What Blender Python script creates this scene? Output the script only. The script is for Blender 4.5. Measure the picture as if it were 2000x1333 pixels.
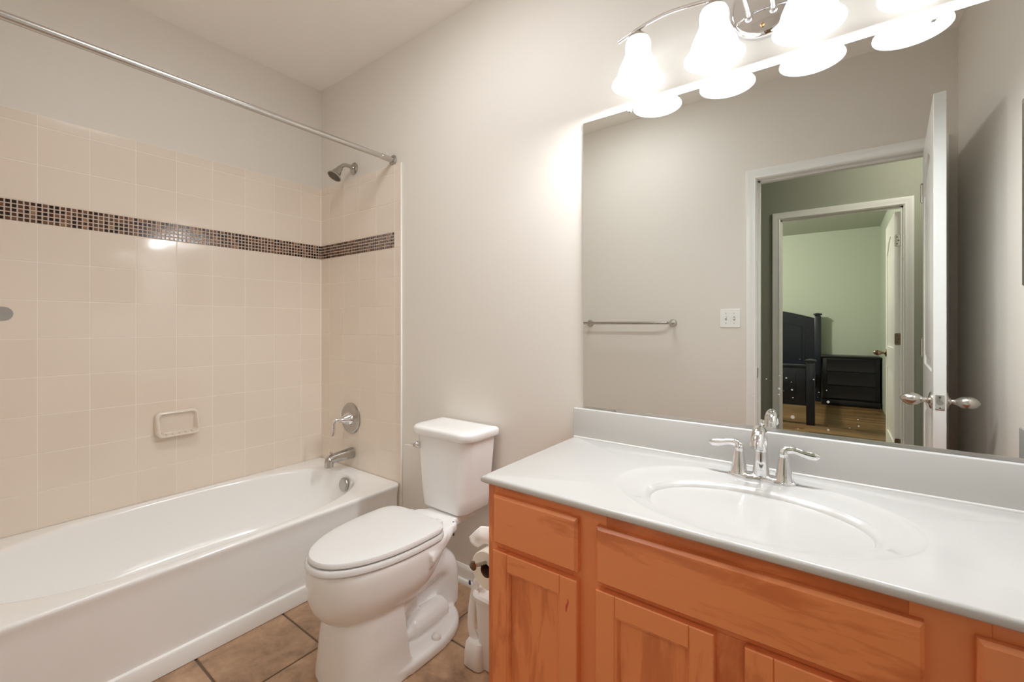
import bpy, bmesh, math, random
from mathutils import Vector, Matrix, Euler
random.seed(7)
sc = bpy.context.scene
for o in list(bpy.data.objects): bpy.data.objects.remove(o)
COL = sc.collection
pi = math.pi

# ---------------------------------------------------------------- camera
F_PX, U0, V0 = 857.16, 996.1, 635.66          # for the 2000 x 1333 frame
cam_d = bpy.data.cameras.new('camera'); cam = bpy.data.objects.new('camera', cam_d); COL.objects.link(cam)
cam.location = (2.5504, -1.4776, 1.162)
cam.rotation_euler = (pi/2, 0, .64)
cam_d.sensor_fit = 'HORIZONTAL'; cam_d.sensor_width = 36.0
cam_d.lens = 36.0*F_PX/2000
cam_d.shift_x = (1000-U0)/2000
cam_d.shift_y = (V0-666.5)/2000
cam_d.clip_start = .02
sc.camera = cam

# ---------------------------------------------------------------- world, exposure
w = bpy.data.worlds.new('world'); sc.world = w; w.use_nodes = True
w.node_tree.nodes['Background'].inputs[0].default_value = (.8, .85, .9, 1)
w.node_tree.nodes['Background'].inputs[1].default_value = .3
vs = sc.view_settings
vs.view_transform = 'Standard'; vs.look = 'None'; vs.exposure = 0.53; vs.gamma = 1.0
vs.use_curve_mapping = False
try:
    sc.cycles.use_denoising = True
    sc.cycles.max_bounces = 14; sc.cycles.diffuse_bounces = 8; sc.cycles.glossy_bounces = 6
    sc.cycles.sample_clamp_indirect = 6.0
    sc.cycles.caustics_reflective = False; sc.cycles.caustics_refractive = False
except Exception: pass

# lamp levels (the lamps are built with their fixtures further down)
SHADE_GLOW = 1.25       # vanity glass shades
BULB_W = 9.9           # bulb inside each vanity shade
BATH_GLOW = 9.5       # added fill lamp on the bathroom ceiling, out of view
HALL_W = 9.6          # added fill lamp in the hallway, out of view
BEDROOM_W = 114.0       # added lamp in the bedroom, out of view
LAMP_COL = (.945, .975, 1.0)

# ---------------------------------------------------------------- materials
def mat(name, col=(.8, .8, .8), rough=.5, metal=0., **kw):
    m = bpy.data.materials.new(name); m.use_nodes = True
    b = m.node_tree.nodes['Principled BSDF']
    b.inputs['Base Color'].default_value = (*col, 1)
    b.inputs['Roughness'].default_value = rough
    b.inputs['Metallic'].default_value = metal
    for k, v in kw.items():
        b.inputs[k.replace('_', ' ')].default_value = v
    return m
def N(m, typ, **kw):
    n = m.node_tree.nodes.new(typ)
    for k, v in kw.items(): setattr(n, k, v)
    return n
def L(m, a, b): m.node_tree.links.new(a, b)
def BS(m): return m.node_tree.nodes['Principled BSDF']
def ramp(m, stops):
    r = N(m, 'ShaderNodeValToRGB'); e = r.color_ramp.elements
    while len(e) < len(stops): e.new(.5)
    for x, (p, c) in zip(e, stops):
        x.position = p; x.color = (*c, 1)
    return r
def pos_map(m, scale=(1, 1, 1), loc=(0, 0, 0)):
    g = N(m, 'ShaderNodeNewGeometry'); mp = N(m, 'ShaderNodeMapping')
    mp.inputs['Scale'].default_value = scale; mp.inputs['Location'].default_value = loc
    L(m, g.outputs['Position'], mp.inputs['Vector']); return mp, g
def noise(m, vec, scale, detail=4, rough=.55, dist=0.):
    n = N(m, 'ShaderNodeTexNoise'); n.inputs['Scale'].default_value = scale
    n.inputs['Detail'].default_value = detail; n.inputs['Roughness'].default_value = rough
    n.inputs['Distortion'].default_value = dist
    L(m, vec, n.inputs['Vector']); return n
def bump(m, height, strength=.1, dist=.002):
    b = N(m, 'ShaderNodeBump'); b.inputs['Strength'].default_value = strength
    b.inputs['Distance'].default_value = dist
    L(m, height, b.inputs['Height']); L(m, b.outputs['Normal'], BS(m).inputs['Normal'])

def paint(name, col, rough=.55):
    m = mat(name, col, rough)
    mp, _ = pos_map(m)
    n = noise(m, mp.outputs[0], 160, 3)
    bump(m, n.outputs['Fac'], .05, .001)
    return m
M_wall = paint('beige_wall_paint', (.765, .725, .67))
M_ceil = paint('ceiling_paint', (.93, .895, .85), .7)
M_green = paint('sage_green_paint', (.50, .56, .47), .6)
M_hall = paint('hall_green_paint', (.37, .385, .32), .6)
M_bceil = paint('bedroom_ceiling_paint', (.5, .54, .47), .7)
M_trim = mat('white_trim_paint', (.88, .88, .86), .3)
M_door = mat('white_door_paint', (.9, .9, .885), .35)

def tile_mat(name, c0, c1, rough):
    m = mat(name, c0, rough)
    mp, g = pos_map(m)
    r = ramp(m, [(0, c0), (1, c1)]); L(m, g.outputs['Random Per Island'], r.inputs[0])
    L(m, r.outputs[0], BS(m).inputs['Base Color'])
    n = noise(m, mp.outputs[0], 9, 2); bump(m, n.outputs['Fac'], .05, .003)
    return m
M_tile = tile_mat('beige_glazed_tile', (.785, .695, .60), (.81, .72, .625), .09)
M_grout = mat('light_grout', (.85, .785, .70), .5)
M_bead = mat('white_caulk', (.88, .85, .79), .4)

M_mosaic = mat('brown_glass_mosaic', (.1, .05, .03), .14, 0., Specular_IOR_Level=.35)
mp, g = pos_map(M_mosaic)
r = ramp(M_mosaic, [(0, (.020, .009, .006)), (.34, (.06, .020, .012)), (.5, (.10, .05, .03)), (.68, (.19, .10, .062)), (.86, (.33, .19, .12))])
r.color_ramp.interpolation = 'CONSTANT'
L(M_mosaic, g.outputs['Random Per Island'], r.inputs[0])
nz = noise(M_mosaic, mp.outputs[0], 150, 4)
mx = N(M_mosaic, 'ShaderNodeMix', data_type='RGBA', blend_type='MULTIPLY'); mx.inputs[0].default_value = .7
rr = ramp(M_mosaic, [(.3, (.55, .5, .45)), (.7, (1.25, 1.2, 1.1))]); L(M_mosaic, nz.outputs['Fac'], rr.inputs[0])
L(M_mosaic, r.outputs[0], mx.inputs[6]); L(M_mosaic, rr.outputs[0], mx.inputs[7])
L(M_mosaic, mx.outputs[2], BS(M_mosaic).inputs['Base Color'])
M_mgrout = mat('mosaic_grout', (.66, .54, .45), .7)

M_floor = mat('brown_stone_floor_tile', (.4, .24, .13), .42)
mp, g = pos_map(M_floor)
n1 = noise(M_floor, mp.outputs[0], 7, 6, .62, .6); n2 = noise(M_floor, mp.outputs[0], 38, 4, .6)
r = ramp(M_floor, [(.28, (.20, .12, .075)), (.45, (.38, .235, .14)), (.6, (.47, .30, .185)), (.78, (.57, .39, .255))])
ad = N(M_floor, 'ShaderNodeMath', operation='MULTIPLY_ADD'); ad.inputs[1].default_value = .3
L(M_floor, n2.outputs['Fac'], ad.inputs[0]); L(M_floor, n1.outputs['Fac'], ad.inputs[2])
sb = N(M_floor, 'ShaderNodeMath', operation='MULTIPLY_ADD'); sb.inputs[1].default_value = .14
L(M_floor, g.outputs['Random Per Island'], sb.inputs[0]); L(M_floor, ad.outputs[0], sb.inputs[2])
s2 = N(M_floor, 'ShaderNodeMath', operation='SUBTRACT'); s2.inputs[1].default_value = .2
L(M_floor, sb.outputs[0], s2.inputs[0]); L(M_floor, s2.outputs[0], r.inputs[0])
L(M_floor, r.outputs[0], BS(M_floor).inputs['Base Color']); bump(M_floor, n1.outputs['Fac'], .25, .004)
M_fgrout = mat('brown_floor_grout', (.15, .1, .065), .8)

M_plank = mat('oak_plank_floor', (.4, .25, .11), .35)
mp, g = pos_map(M_plank, (1.2, 14, 1))
n1 = noise(M_plank, mp.outputs[0], 2.2, 5, .6, .4)
r = ramp(M_plank, [(.25, (.07, .036, .016)), (.5, (.19, .105, .045)), (.75, (.31, .19, .085))])
sb = N(M_plank, 'ShaderNodeMath', operation='MULTIPLY_ADD'); sb.inputs[1].default_value = .35
L(M_plank, g.outputs['Random Per Island'], sb.inputs[0]); L(M_plank, n1.outputs['Fac'], sb.inputs[2])
s2 = N(M_plank, 'ShaderNodeMath', operation='SUBTRACT'); s2.inputs[1].default_value = .17
L(M_plank, sb.outputs[0], s2.inputs[0]); L(M_plank, s2.outputs[0], r.inputs[0])
L(M_plank, r.outputs[0], BS(M_plank).inputs['Base Color'])

def wood(name, scale):
    m = mat(name, (.4, .12, .03), .33)
    mp, g = pos_map(m, scale)
    n1 = noise(m, mp.outputs[0], 3.0, 6, .6, .5)
    mp2, _ = pos_map(m, tuple(.22*s for s in scale)); n2 = noise(m, mp2.outputs[0], 2.0, 2)
    a = N(m, 'ShaderNodeMath', operation='MULTIPLY_ADD'); a.inputs[1].default_value = .9
    L(m, n2.outputs['Fac'], a.inputs[0]); L(m, n1.outputs['Fac'], a.inputs[2])
    b = N(m, 'ShaderNodeMath', operation='MULTIPLY_ADD'); b.inputs[1].default_value = .16
    L(m, g.outputs['Random Per Island'], b.inputs[0]); L(m, a.outputs[0], b.inputs[2])
    r = ramp(m, [(.5, (.42, .104, .030)), (.9, (.66, .195, .064)), (1.15, (.80, .275, .10))])
    L(m, b.outputs[0], r.inputs[0]); L(m, r.outputs[0], BS(m).inputs['Base Color'])
    bump(m, n1.outputs['Fac'], .04, .001)
    BS(m).inputs['Coat Weight'].default_value = .15
    BS(m).inputs['Coat Roughness'].default_value = .25
    return m
M_woodv = wood('cherry_stained_wood_upright', (9, 9, 1.6))
M_woodh = wood('cherry_stained_wood_level', (1.6, 9, 9))

M_por = mat('white_porcelain', (.86, .857, .85), .07)
M_tub = mat('white_tub_enamel', (.91, .905, .89), .13)
M_seat = mat('white_seat_plastic', (.755, .75, .74), .16)
M_marble = mat('white_cultured_marble', (.585, .572, .552), .14)
M_plastic = mat('white_plastic', (.82, .79, .76), .3)
M_clear = mat('clear_plastic', (.95, .95, .93), .08, Transmission_Weight=.6)
M_chrome = mat('chrome', (.86, .86, .87), .04, 1.)
M_satin = mat('brushed_nickel', (.62, .59, .55), .24, 1.)
M_satin2 = mat('aged_satin_chrome', (.50, .48, .455), .2, 1.)
M_pewter = mat('dark_nozzle_rubber', (.12, .1, .08), .5)
M_rod = mat('satin_rod_steel', (.58, .56, .53), .26, 1.)
M_dark = mat('dark_hole', (.02, .02, .02), .6)
M_paper = mat('toilet_paper', (.86, .82, .72), .9)
M_tissue = mat('loose_tissue', (.9, .89, .87), .9)
M_core = mat('cardboard_core', (.13, .06, .035), .9)
M_brz = mat('old_bronze', (.22, .16, .11), .3, 1.)
M_bead2 = mat('clear_hex_plastic', (.93, .92, .9), .15)
M_black = mat('black_painted_wood', (.010, .013, .022), .3)
M_black2 = mat('black_nightstand_wood', (.006, .006, .008), .3)
M_red = mat('red_crayon', (.62, .07, .05), .6)
M_navy = mat('navy_button', (.01, .012, .05), .4)
M_strip = mat('white_vinyl_strip', (.90, .895, .88), .3)
M_edge = mat('aluminium_channel', (.72, .72, .7), .25, 1.)

# mirror glass: a silvered pane with dried water spots low down by the tap
M_mirror = mat('silvered_mirror', (.835, .85, .825), .0, 1.)
mp, g = pos_map(M_mirror)
vo = N(M_mirror, 'ShaderNodeTexVoronoi'); vo.inputs['Scale'].default_value = 62
L(M_mirror, mp.outputs[0], vo.inputs['Vector'])
sep = N(M_mirror, 'ShaderNodeSeparateColor'); L(M_mirror, vo.outputs['Color'], sep.inputs[0])
thr = N(M_mirror, 'ShaderNodeMath', operation='MULTIPLY'); thr.inputs[1].default_value = .36
pw = N(M_mirror, 'ShaderNodeMath', operation='POWER'); pw.inputs[1].default_value = 2.6
L(M_mirror, sep.outputs[0], pw.inputs[0]); L(M_mirror, pw.outputs[0], thr.inputs[0])
dst = N(M_mirror, 'ShaderNodeVectorMath', operation='DISTANCE'); dst.inputs[1].default_value = (2.44, 0, .865)
L(M_mirror, g.outputs['Position'], dst.inputs[0])
fall = N(M_mirror, 'ShaderNodeMapRange'); fall.inputs[1].default_value = .04; fall.inputs[2].default_value = .27
fall.inputs[3].default_value = 1.; fall.inputs[4].default_value = 0.
L(M_mirror, dst.outputs['Value'], fall.inputs[0])
t2 = N(M_mirror, 'ShaderNodeMath', operation='MULTIPLY'); L(M_mirror, thr.outputs[0], t2.inputs[0]); L(M_mirror, fall.outputs[0], t2.inputs[1])
lt = N(M_mirror, 'ShaderNodeMath', operation='LESS_THAN'); L(M_mirror, vo.outputs['Distance'], lt.inputs[0]); L(M_mirror, t2.outputs[0], lt.inputs[1])
df = N(M_mirror, 'ShaderNodeBsdfDiffuse'); df.inputs[0].default_value = (.75, .75, .72, 1)
half = N(M_mirror, 'ShaderNodeMath', operation='MULTIPLY'); half.inputs[1].default_value = .6; L(M_mirror, lt.outputs[0], half.inputs[0])
ms = N(M_mirror, 'ShaderNodeMixShader'); out = M_mirror.node_tree.nodes['Material Output']
L(M_mirror, half.outputs[0], ms.inputs[0]); L(M_mirror, BS(M_mirror).outputs[0], ms.inputs[1]); L(M_mirror, df.outputs[0], ms.inputs[2])
L(M_mirror, ms.outputs[0], out.inputs['Surface'])

def glow(name, col, strength, base=(.9, .9, .88)):
    m = mat(name, base, .3)
    BS(m).inputs['Emission Color'].default_value = (*col, 1); BS(m).inputs['Emission Strength'].default_value = strength
    return m
M_shade = glow('lit_frosted_glass', LAMP_COL, SHADE_GLOW, (.55, .55, .54))
M_bulb = glow('lit_bulb', LAMP_COL, 4)
M_dome = glow('fill_lamp_dome', (1, .93, .82), 3)  # glow for the added hallway and bedroom lamps

# ---------------------------------------------------------------- mesh helpers
def B(): return bmesh.new()
def box(bm, x0, x1, y0, y1, z0, z1, bev=0., seg=2, mi=0, top_only=None):
    vs_ = [bm.verts.new((x, y, z)) for x in (x0, x1) for y in (y0, y1) for z in (z0, z1)]
    idx = [(0, 1, 3, 2), (4, 6, 7, 5), (0, 4, 5, 1), (2, 3, 7, 6), (0, 2, 6, 4), (1, 5, 7, 3)]
    fs = [bm.faces.new([vs_[i] for i in f]) for f in idx]
    for f in fs: f.material_index = mi
    if bev > 0:
        es = list({e for f in fs for e in f.edges})
        r = bmesh.ops.bevel(bm, geom=es, offset=bev, segments=seg, profile=.5, affect='EDGES')
        for f in r['faces']: f.material_index = mi
def loft(bm, rings, cap0=True, cap1=True, closed=True, mi=0):
    vr = [[bm.verts.new(p) for p in r] for r in rings]
    n = len(vr[0])
    for a, b in zip(vr, vr[1:]):
        for i in range(n if closed else n-1):
            j = (i+1) % n
            f = bm.faces.new((a[i], a[j], b[j], b[i])); f.material_index = mi
    if cap0: bm.faces.new(list(reversed(vr[0]))).material_index = mi
    if cap1: bm.faces.new(vr[-1]).material_index = mi
    return vr
def frame_of(d):
    d = Vector(d).normalized()
    a = Vector((0, 0, 1)) if abs(d.z) < .9 else Vector((1, 0, 0))
    u = d.cross(a).normalized(); return u, d.cross(u).normalized()
def lathe(bm, prof, origin=(0, 0, 0), axis=(0, 0, 1), n=32, cap0=True, cap1=True, mi=0):
    """prof: list of (radius, height along axis)"""
    o = Vector(origin); d = Vector(axis).normalized(); u, v = frame_of(d)
    rings = [[o+d*h+(u*math.cos(2*pi*i/n)+v*math.sin(2*pi*i/n))*max(r, 1e-5) for i in range(n)] for r, h in prof]
    return loft(bm, rings, cap0, cap1, mi=mi)
def spline(pts, k=8):
    P = [Vector(p) for p in pts]; out_ = []
    for i in range(len(P)-1):
        p0 = P[max(i-1, 0)]; p1 = P[i]; p2 = P[i+1]; p3 = P[min(i+2, len(P)-1)]
        for j in range(k):
            t = j/k
            out_.append(.5*((2*p1)+(p2-p0)*t+(2*p0-5*p1+4*p2-p3)*t*t+(3*p1-p0-3*p2+p3)*t**3))
    out_.append(P[-1]); return out_
def lerp_list(vals, m):
    o_ = []
    for i in range(m):
        x = i/(m-1)*(len(vals)-1); a = min(int(x), len(vals)-2); f = x-a
        o_.append(vals[a]*(1-f)+vals[a+1]*f)
    return o_
def tube(bm, pts, rad, n=14, smooth=8, flat=1., up=None, mi=0, caps=True):
    P = spline(pts, smooth) if smooth else [Vector(p) for p in pts]
    R = lerp_list(rad, len(P)) if isinstance(rad, (list, tuple)) else [rad]*len(P)
    FL = lerp_list(flat, len(P)) if isinstance(flat, (list, tuple)) else [flat]*len(P)
    rings = []; u = None
    for i, p in enumerate(P):
        d = (P[min(i+1, len(P)-1)]-P[max(i-1, 0)]).normalized()
        if u is None:
            u = frame_of(d)[0] if up is None else Vector(up).cross(d).normalized()
        u = (u-d*u.dot(d)).normalized(); v = d.cross(u)
        rings.append([p+(u*math.cos(2*pi*k/n)+v*math.sin(2*pi*k/n)*FL[i])*R[i] for k in range(n)])
    loft(bm, rings, caps, caps, mi=mi)
def sgnpow(c, e): return math.copysign(abs(c)**e, c)
def egg(cx_, cy_, a, bf, bb, z, n=2.2, nb=None, N_=64):
    """ring: half width a, reach bf towards -y and bb towards +y"""
    o_ = []
    for i in range(N_):
        t = 2*pi*i/N_; c, s_ = math.cos(t), math.sin(t)
        e = 2/(nb if (nb and s_ > 0) else n)
        o_.append((cx_+a*sgnpow(c, e), cy_+(bb if s_ > 0 else bf)*sgnpow(s_, e), z))
    return o_
def rrect(x0, x1, y0, y1, r, k=6):
    """rounded rectangle, (x, y) list counter-clockwise; r one radius or four (x1y1, x0y1, x0y0, x1y0)"""
    r = r if isinstance(r, (list, tuple)) else (r,)*4
    o_ = []
    for (cx_, cy_, a0, rr_) in ((x1-r[0], y1-r[0], 0, r[0]), (x0+r[1], y1-r[1], pi/2, r[1]), (x0+r[2], y0+r[2], pi, r[2]), (x1-r[3], y0+r[3], 1.5*pi, r[3])):
        for i in range(k+1):
            a = a0+pi/2*i/k; o_.append((cx_+rr_*math.cos(a), cy_+rr_*math.sin(a)))
    return o_
def prism(bm, outline, to3d, d0, d1, bev=0., mi=0):
    """extrude a 2-D outline from depth d0 to d1; bev insets the d1 face edge"""
    n = len(outline)
    rings = [[to3d(x, y, d0) for x, y in outline]]
    if bev:
        sgn = 1 if d1 > d0 else -1
        ins = inset(outline, bev)
        rings.append([to3d(x, y, d1-sgn*bev) for x, y in outline])
        rings.append([to3d(x, y, d1) for x, y in ins])
    else:
        rings.append([to3d(x, y, d1) for x, y in outline])
    loft(bm, rings, mi=mi)
def smooth_rings(rings, k=4):
    cols = [spline([r[i] for r in rings], k) for i in range(len(rings[0]))]
    return [[c[j] for c in cols] for j in range(len(cols[0]))]
def inset(ol, d):
    n = len(ol); A = sum(ol[i][0]*ol[(i+1) % n][1]-ol[(i+1) % n][0]*ol[i][1] for i in range(n)); sg = 1 if A > 0 else -1
    o_ = []
    for i in range(n):
        p0, p1, p2 = Vector(ol[i-1]), Vector(ol[i]), Vector(ol[(i+1) % n])
        e1, e2 = (p1-p0).normalized(), (p2-p1).normalized()
        n1, n2 = Vector((-e1.y, e1.x))*sg, Vector((-e2.y, e2.x))*sg
        m_ = n1+n2
        m_ = m_/max(m_.length_squared, 1e-6)*2 if m_.length_squared > 1e-6 else n1
        o_.append(tuple(p1+m_*d))
    return o_

def obj(name, bm, m, parent=None, smooth=True, angle=38, local=False, recalc=True):
    if recalc: bmesh.ops.recalc_face_normals(bm, faces=bm.faces)
    me = bpy.data.meshes.new(name); bm.to_mesh(me); bm.free()
    for x in (m if isinstance(m, (list, tuple)) else [m]): me.materials.append(x)
    if smooth:
        for p in me.polygons: p.use_smooth = True
        me.set_sharp_from_angle(angle=math.radians(angle))
    o = bpy.data.objects.new(name, me); COL.objects.link(o)
    if parent is not None:
        o.parent = parent
        if not local:
            rt = parent
            while rt.parent: rt = rt.parent
            me.transform(Matrix.Translation(-Vector(rt.location)))
    elif not local:
        co = [v.co for v in me.vertices]
        c = Vector(((min(v.x for v in co)+max(v.x for v in co))/2, (min(v.y for v in co)+max(v.y for v in co))/2, min(v.z for v in co)))
        me.transform(Matrix.Translation(-c)); o.location = c
    return o
def thing(name, label, cat, loc=(0, 0, 0), rz=0, group=None):
    o = bpy.data.objects.new(name, None); COL.objects.link(o)
    o.empty_display_size = .05
    o.location = loc; o.rotation_euler = (0, 0, rz)
    return tag(o, label, cat, group)
def tag(o, label, cat, group=None):
    o['label'] = label; o['category'] = cat
    if group: o['group'] = group
    return o
def struct(name, bm, m, label=None, cat=None, **kw):
    o = obj(name, bm, m, **kw); o['kind'] = 'structure'
    if label: o['label'] = label
    if cat: o['category'] = cat
    return o

# ---------------------------------------------------------------- room dimensions
W, D, H = 3.02, 1.53, 2.605             # bathroom: x 0..W, y 0..-D
S = .1524                               # wall tile
ZM, ZMT, ZT = 1.565, 1.648, 1.999       # mosaic band, top of tiles
ZR = .352                               # tub rim
DX0, DX1, DZ = 2.168, 2.93, 2.036       # bathroom door opening
HY0, HY1 = -1.645, -2.87                # hallway
BY0, BY1 = -2.98, -6.87                 # bedroom
EX0, EX1, EZ = 2.169, 2.946, 2.05       # bedroom door opening
T = .11

# floor
bm = B(); box(bm, -.1, W+.1, -1.7, .1, -.05, -.004, mi=1)
def slab(bm, x0, x1, y0, y1, z0, z1, e, mi=0):
    r0 = [(x0, y0, z0), (x1, y0, z0), (x1, y1, z0), (x0, y1, z0)]
    r1 = [(x0+e*.3, y0+e*.3, z1-e*.6), (x1-e*.3, y0+e*.3, z1-e*.6), (x1-e*.3, y1-e*.3, z1-e*.6), (x0+e*.3, y1-e*.3, z1-e*.6)]
    r2 = [(x0+e, y0+e, z1), (x1-e, y0+e, z1), (x1-e, y1-e, z1), (x0+e, y1-e, z1)]
    loft(bm, [r0, r1, r2], cap0=False, mi=mi)
FT = .3
for i in range(-4, 8):
    for j in range(-4, 4):
        x0, x1 = 1.05+i*FT, 1.05+(i+1)*FT; y1, y0 = -.606-j*FT, -.606-(j+1)*FT
        x0, x1, y0, y1 = max(x0, -.02), min(x1, W+.02), max(y0, -1.66), min(y1, .02)
        if x1-x0 > .02 and y1-y0 > .02: slab(bm, x0+.003, x1-.003, y0+.003, y1-.003, -.008, 0, .003)
struct('floor', bm, [M_floor, M_fgrout], 'brown stone tile bathroom floor', 'floor')
bm = B(); box(bm, -.1, W+.1, -1.7, .1, H, H+.08); struct('ceiling', bm, M_ceil, 'beige painted bathroom ceiling', 'ceiling', smooth=False)
# walls
bm = B(); box(bm, -.1, W+.1, 0, .1, -.05, H+.05)
struct('wall_back', bm, M_wall, 'beige wall behind the toilet, vanity and mirror', 'wall', smooth=False)
bm = B(); box(bm, -.1, 0, HY0, 0, -.05, H+.05)
struct('wall_left', bm, M_wall, 'beige wall above the long tiled side of the tub', 'wall', smooth=False)
bm = B(); box(bm, W, W+.1, HY0, 0, -.05, H+.05)
struct('wall_right', bm, M_wall, 'pale wall behind the open door, seen in the mirror', 'wall', smooth=False)
bm = B(); box(bm, -.1, DX0-.02, HY0+.004, -D, -.05, H+.05); box(bm, DX1+.02, W+.1, HY0+.004, -D, -.05, H+.05); box(bm, DX0-.02, DX1+.02, HY0+.004, -D, DZ+.02, H+.05)
struct('wall_front', bm, M_wall, 'beige wall with the doorway and towel bar, seen in the mirror', 'wall', smooth=False)

# wall tiles
def tile(bm, P, a0, a1, b0, b1, t, e, mi=0):
    q = lambda s_, d: [P(a0+s_, b0+s_, d), P(a1-s_, b0+s_, d), P(a1-s_, b1-s_, d), P(a0+s_, b1-s_, d)]
    loft(bm, [q(0, 0), q(e*.25, t*.6), q(e, t)], cap0=False, mi=mi)
G = .0012
zrows = [ZR-.0] + [ZM-S*k for k in range(7, -1, -1)]
zrows = [z for z in zrows]
rows_low = list(zip(zrows, zrows[1:])); rows_top = [(ZMT, ZMT+S), (ZMT+S, ZMT+2*S), (ZMT+2*S, ZT)]
def tiled(name, P, cols, label, a_end, foot=None, mosaic=None):
    bm = B()
    lo, hi = min(c[0] for c in cols), max(c[1] for c in cols)
    # backing of grout
    loft(bm, [[P(lo, ZR-.02, 0), P(hi, ZR-.02, 0), P(hi, ZT, 0), P(lo, ZT, 0)], [P(lo, ZR-.02, .0058), P(hi, ZR-.02, .0058), P(hi, ZT, .0058), P(lo, ZT, .0058)]], mi=1)
    for c0, c1 in cols:
        for b0, b1 in rows_low+rows_top:
            tile(bm, P, c0+G, c1-G, b0+G, b1-G, .0068, .0012)
    o = struct(name, bm, [M_tile, M_grout, M_bead], label, 'wall tiles', angle=25)
    return o
PL = lambda a, b, d: (d, -a, b)            # long wall, a runs from the corner
PB = lambda a, b, d: (a, -d, b)            # end wall with the fittings
PF = lambda a, b, d: (a, -D+d, b)          # opposite end wall
colsL = [(.006, .133)]+[(.133+S*k, .133+S*(k+1)) for k in range(8)]+[(.133+8*S, 1.522)]
colsB = [(.006, .0966)]+[(.0966+S*k, .0966+S*(k+1)) for k in range(4)]
oL = tiled('wall_left_tile', PL, colsL, 'glossy beige square tiles along the tub with a brown mosaic band', 1.52)
oB = tiled('wall_back_tile', PB, colsB, 'beige tiles at the shower end behind the tub spout', .706)
oF = tiled('wall_front_tile', PF, colsB, 'beige tiles at the far end of the tub', .706)
# bullnose column beside the tub on the fitting wall, floor to tile top
bm = B()
for b0, b1 in [(0.0, ZR)]+rows_low+[(ZM, ZMT)]+rows_top:
    tile(bm, PB, .7062+G, .7555, b0+G, b1-G, .0068, .0012)
box(bm, .7062, .757, -.0058, 0, 0, ZT-.001, mi=2); box(bm, .755, .763, -.0095, 0, 0, ZT, .003, mi=1)
o = struct('trim_1', bm, [M_tile, M_bead, M_grout], 'bullnose tile edge with a pale bead beside the tub', 'trim')
# mosaic bands
def mosaic(name, P, a0, a1, parent):
    bm = B(); p = (ZMT-ZM)/5
    n = int(round((a1-a0)/p)); q = (a1-a0)/n
    loft(bm, [[P(a0, ZM, .003), P(a1, ZM, .003), P(a1, ZMT, .003), P(a0, ZMT, .003)], [P(a0, ZM, .0062), P(a1, ZM, .0062), P(a1, ZMT, .0062), P(a0, ZMT, .0062)]], mi=1)
    for i in range(n):
        for j in range(5):
            tile(bm, P, a0+q*i+.0012, a0+q*(i+1)-.0012, ZM+p*j+.0012, ZM+p*(j+1)-.0012, .0085, .0018)
    return obj(name, bm, [M_mosaic, M_mgrout], parent, angle=25)
mosaic('mosaic_band', PL, .006, 1.52, oL); mosaic('mosaic_band', PB, .006, .706, oB); mosaic('mosaic_band', PF, .006, .706, oF)
# caulk lines in the tub corner and over the rim
bm = B(); box(bm, .0, .010, -.010, -.0, ZR, ZT, .003); struct('trim_2', bm, M_bead, 'pale caulk line in the tiled corner', 'trim')

# baseboard on the back wall between tub and vanity, with a shoe bead
bm = B()
prof = [(0, 0), (.0, .075), (.004, .075), (.010, .066), (.012, .058), (.014, .02), (.024, .018), (.028, .010), (.028, 0)]
loft(bm, [[(.7635, -a, b) for a, b in prof], [(1.78, -a, b) for a, b in prof]])
struct('baseboard_back', bm, M_trim, 'white baseboard behind the toilet', 'baseboard')

# door casings
CAS = [(.004, 0), (.004, .008), (.010, .012), (.014, .0095), (.030, .012), (.046, .018), (.056, .018), (.058, .014), (.058, 0)]
def casing(bm, x0, x1, zt, y, sg, mi=0):
    st = []
    for cx_, cz_, mx_ in ((x0, 0, -1), (x0, zt, -1), (x1, zt, 1), (x1, 0, 1)):
        st.append([(cx_+mx_*a, y+sg*b, (cz_+a) if cz_ > 0 else 0) for a, b in CAS])
    loft(bm, st, mi=mi)
def jamb(bm, x0, x1, zt, y0, y1, stop_y):
    for (a, b) in ((x0-.019, x0), (x1, x1+.019)): box(bm, a, b, y0, y1, 0, zt+.019)
    box(bm, x0, x1, y0, y1, zt, zt+.019)
    box(bm, x0, x0+.011, stop_y, stop_y+.035, 0, zt); box(bm, x1-.011, x1, stop_y, stop_y+.035, 0, zt); box(bm, x0, x1, stop_y, stop_y+.035, zt-.011, zt)
bm = B(); casing(bm, DX0, DX1, DZ, -D, 1); casing(bm, DX0, DX1, DZ, HY0+.004, -1)
o = struct('trim_3', bm, M_trim, 'white casing of the bathroom doorway', 'door casing')
bm = B(); jamb(bm, DX0, DX1, DZ, HY0, -D+.001, -D-.075)
o = struct('trim_4', bm, M_trim, 'white jamb of the bathroom doorway', 'door jamb')
bm = B(); box(bm, DX0-.001, DX0+.002, -D-.03, -D-.005, .845, .905, .0008)
obj('strike_plate', bm, M_brz, o)['label'] = 'dark metal strike plate'
bm = B(); casing(bm, EX0, EX1, EZ, HY1, 1); casing(bm, EX0, EX1, EZ, BY0, -1)
struct('trim_5', bm, M_trim, 'white casing of the bedroom doorway across the hall', 'door casing')
bm = B(); jamb(bm, EX0, EX1, EZ, BY0-.001, HY1+.001, HY1-.06)
o = struct('trim_6', bm, M_trim, 'white jamb of the bedroom doorway', 'door jamb')

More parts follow.
